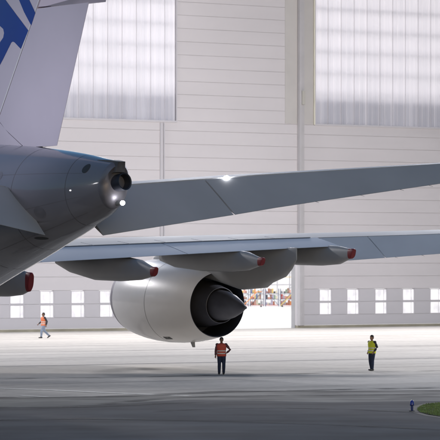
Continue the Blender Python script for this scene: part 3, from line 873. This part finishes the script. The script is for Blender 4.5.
# ------------------------------------------------------------------ people
def solid(mb, voxel, name, m, parent, smooth_it=4):
    """Join the pieces of a figure into one continuous surface."""
    me = bpy.data.meshes.new(name)
    me.from_pydata(mb.v, [], mb.f)
    bm = bmesh.new(); bm.from_mesh(me); bmesh.ops.recalc_face_normals(bm, faces=bm.faces); bm.to_mesh(me); bm.free()
    o = bpy.data.objects.new(name, me); COL.objects.link(o)
    r = o.modifiers.new('r', 'REMESH'); r.mode = 'VOXEL'; r.voxel_size = voxel
    s = o.modifiers.new('s', 'SMOOTH'); s.iterations = smooth_it; s.factor = 0.5
    dg = bpy.context.evaluated_depsgraph_get()
    nm = bpy.data.meshes.new_from_object(o.evaluated_get(dg))
    o.modifiers.clear(); o.data = nm; bpy.data.meshes.remove(me)
    nm.name = name
    nm.polygons.foreach_set('use_smooth', [True] * len(nm.polygons))
    nm.materials.clear(); nm.materials.append(m)
    o.parent = parent
    return o
def mid(a, b, t): return Vector(a) + (Vector(b) - Vector(a)) * t
def hand(mb, wrist, d, side, palmdir):
    """Palm, four fingers and a thumb from the wrist along d, curling towards palmdir."""
    d = Vector(d).normalized(); n = Vector(palmdir); n = (n - d * n.dot(d)).normalized(); sd = d.cross(n) * side
    w = Vector(wrist)
    mb.tube([w - d * 0.03, w + d * 0.02, w + d * 0.085, w + d * 0.095], [0.024, 0.034, 0.040, 0.03], 10, squash=0.55)
    for k, L in enumerate((0.072, 0.082, 0.076, 0.058)):
        b0 = w + d * 0.085 + sd * (0.030 - 0.020 * k)
        p1 = b0 + d * L * 0.45 + n * 0.006; p2 = p1 + (d * 0.8 + n * 0.6) * L * 0.32; p3 = p2 + (d * 0.45 + n * 0.85) * L * 0.26
        mb.tube([b0 - d * 0.02, p1, p2, p3], [0.0095, 0.009, 0.008, 0.006], 8)
    t0 = w + d * 0.02 + sd * 0.026; t1 = t0 + (d * 0.7 + sd * 0.6 + n * 0.25) * 0.045; t2 = t1 + (d * 0.9 + n * 0.5) * 0.035
    mb.tube([t0, t1, t2], [0.013, 0.011, 0.007], 8)
SK = [mat('skin_tan', (0.30, 0.17, 0.11), 0.55, var=0.1, scale=8), mat('skin_brown', (0.20, 0.11, 0.07), 0.55, var=0.1, scale=8)]
M['hair'] = mat('dark_hair', (0.018, 0.014, 0.012), 0.6, var=0.3, scale=30)
M['shoe'] = mat('black_boot', (0.02, 0.02, 0.022), 0.5, var=0.2, scale=12)
M['stripe'] = mat('reflective_tape', (0.62, 0.62, 0.60), 0.35, var=0.1, scale=10)
M['eye'] = mat('eye', (0.02, 0.015, 0.012), 0.2, var=0.1)
def person(loc, rz, label, J, skin, trousers, jacket, vest, vest_arms=False, headturn=0.0, scale=1.0):
    """J: joints, figure faces -y. sides: l = +x, r = -x."""
    rt = empty('person', loc, rz); rt.scale = (scale * 1.1, scale * 1.1, scale)
    tag(rt, label, 'person', 'people on the apron')
    pel, che, nec, hd = (Vector(J[k]) for k in ('pelvis', 'chest', 'neck', 'head'))
    hm = Matrix.Rotation(headturn, 3, 'Z')
    def H_(x, y, z): return hd + hm @ Vector((x, y, z))
    def limbs(mb, grow, legs=True, arms=True, torso=True, legto=1.0, armto=1.0):
        if torso:
            rings = []
            for q_, rx_, ry_ in ((-0.06, 0.13, 0.095), (0.0, 0.165, 0.115), (0.12, 0.160, 0.110), (0.3, 0.148, 0.10), (0.55, 0.160, 0.108), (0.8, 0.180, 0.115), (1.0, 0.185, 0.108), (1.18, 0.150, 0.085), (1.30, 0.075, 0.06)):
                c = mid(pel, che, q_)
                rings.append([c + Vector(((rx_ + grow) * math.cos(t), (ry_ + grow) * math.sin(t), 0)) for t in (2 * math.pi * k / 20 for k in range(20))])
            mb.loft(rings)
        for sd in 'lr':
            if legs:
                h_, k_, a_ = (Vector(J[n + sd]) for n in ('hip', 'knee', 'ankle'))
                pts_ = [h_ + Vector((0, 0, 0.06)), h_, mid(h_, k_, 0.5), k_, mid(k_, a_, 0.35), a_]
                rad_ = [0.085, 0.092, 0.080, 0.060, 0.060, 0.044]
                mb.tube(pts_, [r + grow for r in rad_], 14)
            if arms:
                s_, e_, w_ = (Vector(J[n + sd]) for n in ('sho', 'elb', 'wri'))
                mb.ball(s_ + Vector((0, 0, -0.008)), 0.062 + grow)
                mb.tube([s_ + (che - s_) * 0.3, s_, mid(s_, e_, 0.5), e_, mid(e_, w_, 0.4), mid(e_, w_, armto)], [0.055 + grow, 0.058 + grow, 0.050 + grow, 0.041 + grow, 0.040 + grow, 0.030 + grow], 12)
    # the body: one surface from head to ankles, hands included
    b = MB(); limbs(b, 0.0)
    b.tube([mid(che, nec, 0.4), nec, mid(nec, hd, 0.6)], [0.062, 0.054, 0.056], 12)
    b.ball(H_(0, 0.012, 0.02), (0.078, 0.094, 0.105)); b.ball(H_(0, -0.028, -0.055), (0.058, 0.062, 0.062))
    b.tube([H_(0, -0.08, 0.02), H_(0, -0.105, -0.022), H_(0, -0.085, -0.032)], [0.010, 0.016, 0.012], 8)      # nose
    for sx in (-1, 1): b.ball(H_(sx * 0.080, 0.012, -0.005), (0.012, 0.022, 0.032))                              # ears
    b.tube([H_(-0.022, -0.086, -0.062), H_(0, -0.092, -0.062), H_(0.022, -0.086, -0.062)], 0.008, 6)              # mouth
    for sd, sg in (('l', 1), ('r', -1)):
        e_, w_ = Vector(J['elb' + sd]), Vector(J['wri' + sd])
        hand(b, w_, J.get('hand' + sd, w_ - e_), sg, J.get('palm' + sd, (-sg, 0, 0)))
    body = solid(b, 0.009, 'body', skin, rt, 2)
    # eyes
    for sx in (-1, 1):
        b = MB(); b.ball(H_(sx * 0.031, -0.079, 0.004), (0.011, 0.006, 0.007), 10, 6); b.build('eye', M['eye'], body, smooth=True)
    # hair: cap over the skull, clear of the face
    b = MB(); b.ball(H_(0, 0.022, 0.042), (0.086, 0.098, 0.096)); b.ball(H_(0, 0.05, -0.01), (0.076, 0.072, 0.085))
    solid(b, 0.012, 'hair', M['hair'], rt, 3)
    # trousers
    b = MB(); limbs(b, 0.014, arms=False, torso=False)
    rings = []
    for z, rx_, ry_ in ((-0.10, 0.15, 0.11), (-0.04, 0.182, 0.132), (0.03, 0.186, 0.136), (0.10, 0.178, 0.128)):
        c = pel + Vector((0, 0, z)); rings.append([c + Vector((rx_ * math.cos(t), ry_ * math.sin(t), 0)) for t in (2 * math.pi * k / 20 for k in range(20))])
    b.loft(rings); solid(b, 0.014, 'trousers', trousers, rt, 3)
    # jacket or shirt
    b = MB(); limbs(b, 0.013, legs=False, armto=0.93); solid(b, 0.014, 'jacket', jacket, rt, 3)
    # vest: sleeveless, open neck, hem below the waist
    b = MB(); rings = []
    for q_, rx_, ry_ in ((-0.22, 0.205, 0.155), (0.0, 0.204, 0.152), (0.3, 0.190, 0.142), (0.6, 0.198, 0.145), (0.9, 0.214, 0.148), (1.08, 0.205, 0.138), (1.2, 0.165, 0.112), (1.27, 0.105, 0.085)):
        c = mid(pel, che, q_); rings.append([c + Vector((rx_ * math.cos(t), ry_ * math.sin(t), 0)) for t in (2 * math.pi * k / 28 for k in range(28))])
    b.loft(rings); v = solid(b, 0.014, 'vest', vest, rt, 3)
    b = MB()
    for q_, rx_, ry_ in ((0.12, 0.2, 0.15), (0.42, 0.196, 0.147)):
        c = mid(pel, che, q_)
        rr_ = [[c + Vector((rx_ * math.cos(t), ry_ * math.sin(t), dz)) for t in (2 * math.pi * k / 28 for k in range(28))] for dz in (-0.025, 0.025)]
        b.loft(rr_, False, False)
    b.build('reflective_stripe', M['stripe'], v, smooth=True)
    # boots
    for sd in 'lr':
        a_ = Vector(J['ankle' + sd]); ft = Vector(J.get('foot' + sd, (0, -1, 0))).normalized()
        up = Vector((0, 0, 1)) if abs(ft.z) < 0.9 else Vector((0, 1, 0))
        b = MB(); dn = (up - ft * up.dot(ft)).normalized() * -1
        base = a_ + dn * 0.045
        b.tube([base - ft * 0.085, base - ft * 0.04, base + ft * 0.06, base + ft * 0.15, base + ft * 0.185], [0.032, 0.048, 0.050, 0.044, 0.022], 12, squash=0.85)
        b.tube([a_ - dn * 0.07, a_, base], [0.058, 0.056, 0.052], 12)
        solid(b, 0.010, 'boot', M['shoe'], rt, 2)
    return rt
STAND = dict(pelvis=(0, 0, 0.95), chest=(0, -0.01, 1.36), neck=(0, 0.0, 1.50), head=(0, -0.02, 1.635),
             shol=(0.185, 0, 1.42), shor=(-0.185, 0, 1.42), elbl=(0.245, 0.03, 1.13), elbr=(-0.245, 0.03, 1.13), wril=(0.25, -0.05, 0.89), wrir=(-0.25, -0.05, 0.89),
             hipl=(0.085, 0, 0.92), hipr=(-0.085, 0, 0.92), kneel=(0.10, -0.02, 0.51), kneer=(-0.10, -0.02, 0.51), anklel=(0.11, 0.02, 0.095), ankler=(-0.11, 0.02, 0.095))
C_navy = mat('navy_trousers', (0.018, 0.028, 0.065), 0.8, var=0.25, scale=6)
C_pale = mat('pale_blue_jeans', (0.22, 0.27, 0.36), 0.85, var=0.2, scale=6)
C_dark = mat('dark_jacket', (0.03, 0.03, 0.04), 0.8, var=0.25, scale=6)
C_maroon = mat('dark_red_shirt', (0.12, 0.05, 0.055), 0.8, var=0.2, scale=6)
V_red = mat('red_orange_vest', (0.58, 0.085, 0.05), 0.65, var=0.12, scale=6)
V_yel = mat('yellow_vest', (0.62, 0.66, 0.03), 0.65, var=0.10, scale=6)
V_ora = mat('orange_vest', (0.75, 0.20, 0.08), 0.65, var=0.12, scale=6)
J1 = dict(STAND); J1.update(elbl=(0.37, 0.07, 1.16), wril=(0.215, -0.02, 1.02), handl=(-0.7, -0.3, -0.35), palml=(-0.3, 0.2, -1), kneer=(-0.09, -0.03, 0.51), ankler=(-0.10, 0.0, 0.095), anklel=(0.09, 0.03, 0.095))
x, y = ground_at(221.5, 374.6)
person((x, y, 0), R(-4), 'person in red orange vest standing below the engine, hand on hip', J1, SK[1], C_navy, C_maroon, V_red, scale=1.01)
J2 = dict(STAND); J2.update(elbl=(0.23, 0.10, 1.15), wril=(0.20, -0.06, 0.95), elbr=(-0.23, 0.11, 1.15), wrir=(-0.21, -0.04, 0.93), anklel=(0.09, -0.06, 0.095), kneel=(0.09, -0.05, 0.51), ankler=(-0.09, 0.05, 0.095))
x, y = ground_at(372, 370.8)
person((x, y, 0), R(-50), 'person in bright yellow vest and navy trousers standing alone on the right', J2, SK[0], C_navy, C_dark, V_yel, headturn=R(10))
J3 = dict(STAND); J3.update(hipl=(0.085, 0, 0.91), kneel=(0.09, -0.17, 0.52), anklel=(0.09, -0.20, 0.095), kneer=(-0.08, 0.10, 0.50), ankler=(-0.08, 0.42, 0.17), footr=(0, -0.75, -0.55),
                            elbl=(0.24, 0.13, 1.15), wril=(0.23, 0.08, 0.90), elbr=(-0.24, -0.05, 1.13), wrir=(-0.21, -0.24, 0.98))
x, y = ground_at(43.5, 338.2)
person((x, y, 0), R(-62), 'person in orange vest and pale trousers walking past the hangar wall', J3, SK[1], C_pale, C_dark, V_ora, scale=1.02)

# ------------------------------------------------------------------ racks and steps far inside the hall
CC = {n: mat(n + '_crate', c, 0.6, var=0.15, scale=3) for n, c in dict(rust=(0.35, 0.12, 0.06), salmon=(0.6, 0.27, 0.2), cream=(0.6, 0.55, 0.42), lilac=(0.38, 0.34, 0.45), red=(0.5, 0.07, 0.06), orange=(0.7, 0.25, 0.04), yellow=(0.62, 0.45, 0.12), blue=(0.12, 0.18, 0.36), grey=(0.3, 0.3, 0.32), black=(0.04, 0.04, 0.05), green=(0.18, 0.28, 0.18), white=(0.7, 0.7, 0.7), brown=(0.25, 0.14, 0.08), pink=(0.65, 0.25, 0.25)).items()}
M['scaf'] = mat('pale_scaffold_steel', (0.5, 0.5, 0.54), 0.5, var=0.1)
M['rackpost'] = mat('rack_steel', (0.10, 0.12, 0.2), 0.5, var=0.1)
rnd = random.Random(11)
RX = [2.6, 4.4, 6.2, 8.0, 9.8]
RN = ['leftmost', 'second', 'middle', 'fourth', 'rightmost']
for i, x0 in enumerate(RX):
    y0 = 357 + (i % 2) * 0.8
    rk = empty('storage_rack', (x0, y0, 0.004))
    tag(rk, f'{RN[i]} of five loaded storage racks deep inside the open hangar doorway', 'rack', 'storage racks inside the hangar')
    for px in (-0.78, 0.78):
        for py in (-0.35, 0.35):
            b = MB(); b.box(px - 0.04, px + 0.04, py - 0.04, py + 0.04, 0, 2.1); b.build('post', M['rackpost'], rk)
    b = MB(); b.tube([(-0.74, -0.37, 0.15), (0.74, -0.37, 1.9)] if i % 2 else [(0.74, -0.37, 0.15), (-0.74, -0.37, 1.9)], 0.035, 6); b.build('brace', M['rackpost'], rk)
    for k, zz in enumerate((0.12, 0.82, 1.52)):
        b = MB(); b.box(-0.74, 0.74, -0.39, 0.39, zz, zz + 0.05); b.build('shelf', M['rackpost'] if k else CC['red'], rk)
        names = rnd.sample(list(CC) + ['rust', 'salmon', 'cream', 'lilac'], 6)
        xx = -0.72
        for n in names:
            w_ = rnd.uniform(0.14, 0.23); h_ = rnd.uniform(0.2, 0.6)
            b = MB(); b.box(xx, xx + w_, -0.3, 0.3, 0.0, h_); b.box(xx - 0.01, xx + w_ + 0.01, -0.31, 0.31, h_ * 0.86, h_ * 0.93)
            if rnd.random() < 0.5: b.box(xx + w_ * 0.3, xx + w_ * 0.7, -0.33, -0.301, h_ * 0.3, h_ * 0.6)
            o = b.build('crate', CC[n]); o.location = (x0, y0, 0.004 + zz + 0.052)
            tag(o, f'{n} crate on the {["bottom", "middle", "top"][k]} shelf of the {RN[i]} rack in the hangar', 'crate', 'crates on the hangar racks')
            xx += w_ + 0.03
sc_ = empty('scaffold', (6.2, 364, 0.004)); tag(sc_, 'pale steel scaffold platform rising behind the storage racks in the open hangar', 'scaffold')
b = MB()
for k in range(8):
    for py in (-0.6, 0.6): b.tube([(-5.25 + k * 1.5, py, 0), (-5.25 + k * 1.5, py, 5.6)], 0.045, 6)
    if k < 7: b.tube([(-5.25 + k * 1.5, -0.66, 0.3 + 2 * (k % 2)), (-3.75 + k * 1.5, -0.66, 2.3 - 2 * (k % 2) + 2 * (k % 2) * 2)], 0.03, 6)
b.build('frame', M['scaf'], sc_)
for zz in (2.5, 3.9, 5.3):
    b = MB(); b.box(-5.4, 5.4, -0.7, 0.7, zz, zz + 0.08); b.build('platform', M['scaf'], sc_)
    b = MB(); b.tube([(-5.3, -0.7, zz + 0.95), (5.3, -0.7, zz + 0.95)], 0.035, 6); b.build('guard_rail', CC['yellow'] if zz < 3 else M['scaf'], sc_)
for j, (x0, y0, c, nm) in enumerate(((3.9, 351, 'orange', 'orange wheeled access steps in front of the racks, left'), (8.3, 352, 'yellow', 'yellow wheeled access steps in front of the racks, right'))):
    s_ = empty('access_steps', (x0, y0, 0.004)); tag(s_, nm + ' inside hangar', 'steps', 'wheeled access steps in the hangar')
    b = MB()
    for yy in (-0.4, 0.4): b.tube([(-1.2, yy, 0.15), (0.4, yy, 1.8), (1.0, yy, 1.8)], 0.05, 6)
    b.build('side_rail', CC[c], s_)
    b = MB()
    for k in range(7): b.box(-1.2 + k * 0.25, -0.95 + k * 0.25, -0.38, 0.38, 0.2 + k * 0.25, 0.24 + k * 0.25)
    b.build('tread', M['post'], s_)
    b = MB()
    for px in (-1.0, 0.9):
        for py in (-0.4, 0.4): b.tube([(px, py, 0.1), (px, py, 0.35 if px < 0 else 2.7)], 0.04, 6)
    b.tube([(-1.1, -0.4, 1.1), (0.4, -0.4, 2.7), (0.9, -0.4, 2.7)], 0.03, 6)
    b.build('handrail', CC['grey'], s_)
    for px in (-1.0, 0.9):
        for py in (-0.4, 0.4):
            b = MB(); b.tube([(px, py - 0.04, 0.1), (px, py + 0.04, 0.1)], 0.10, 12); b.build('wheel', M['tyre'], s_)
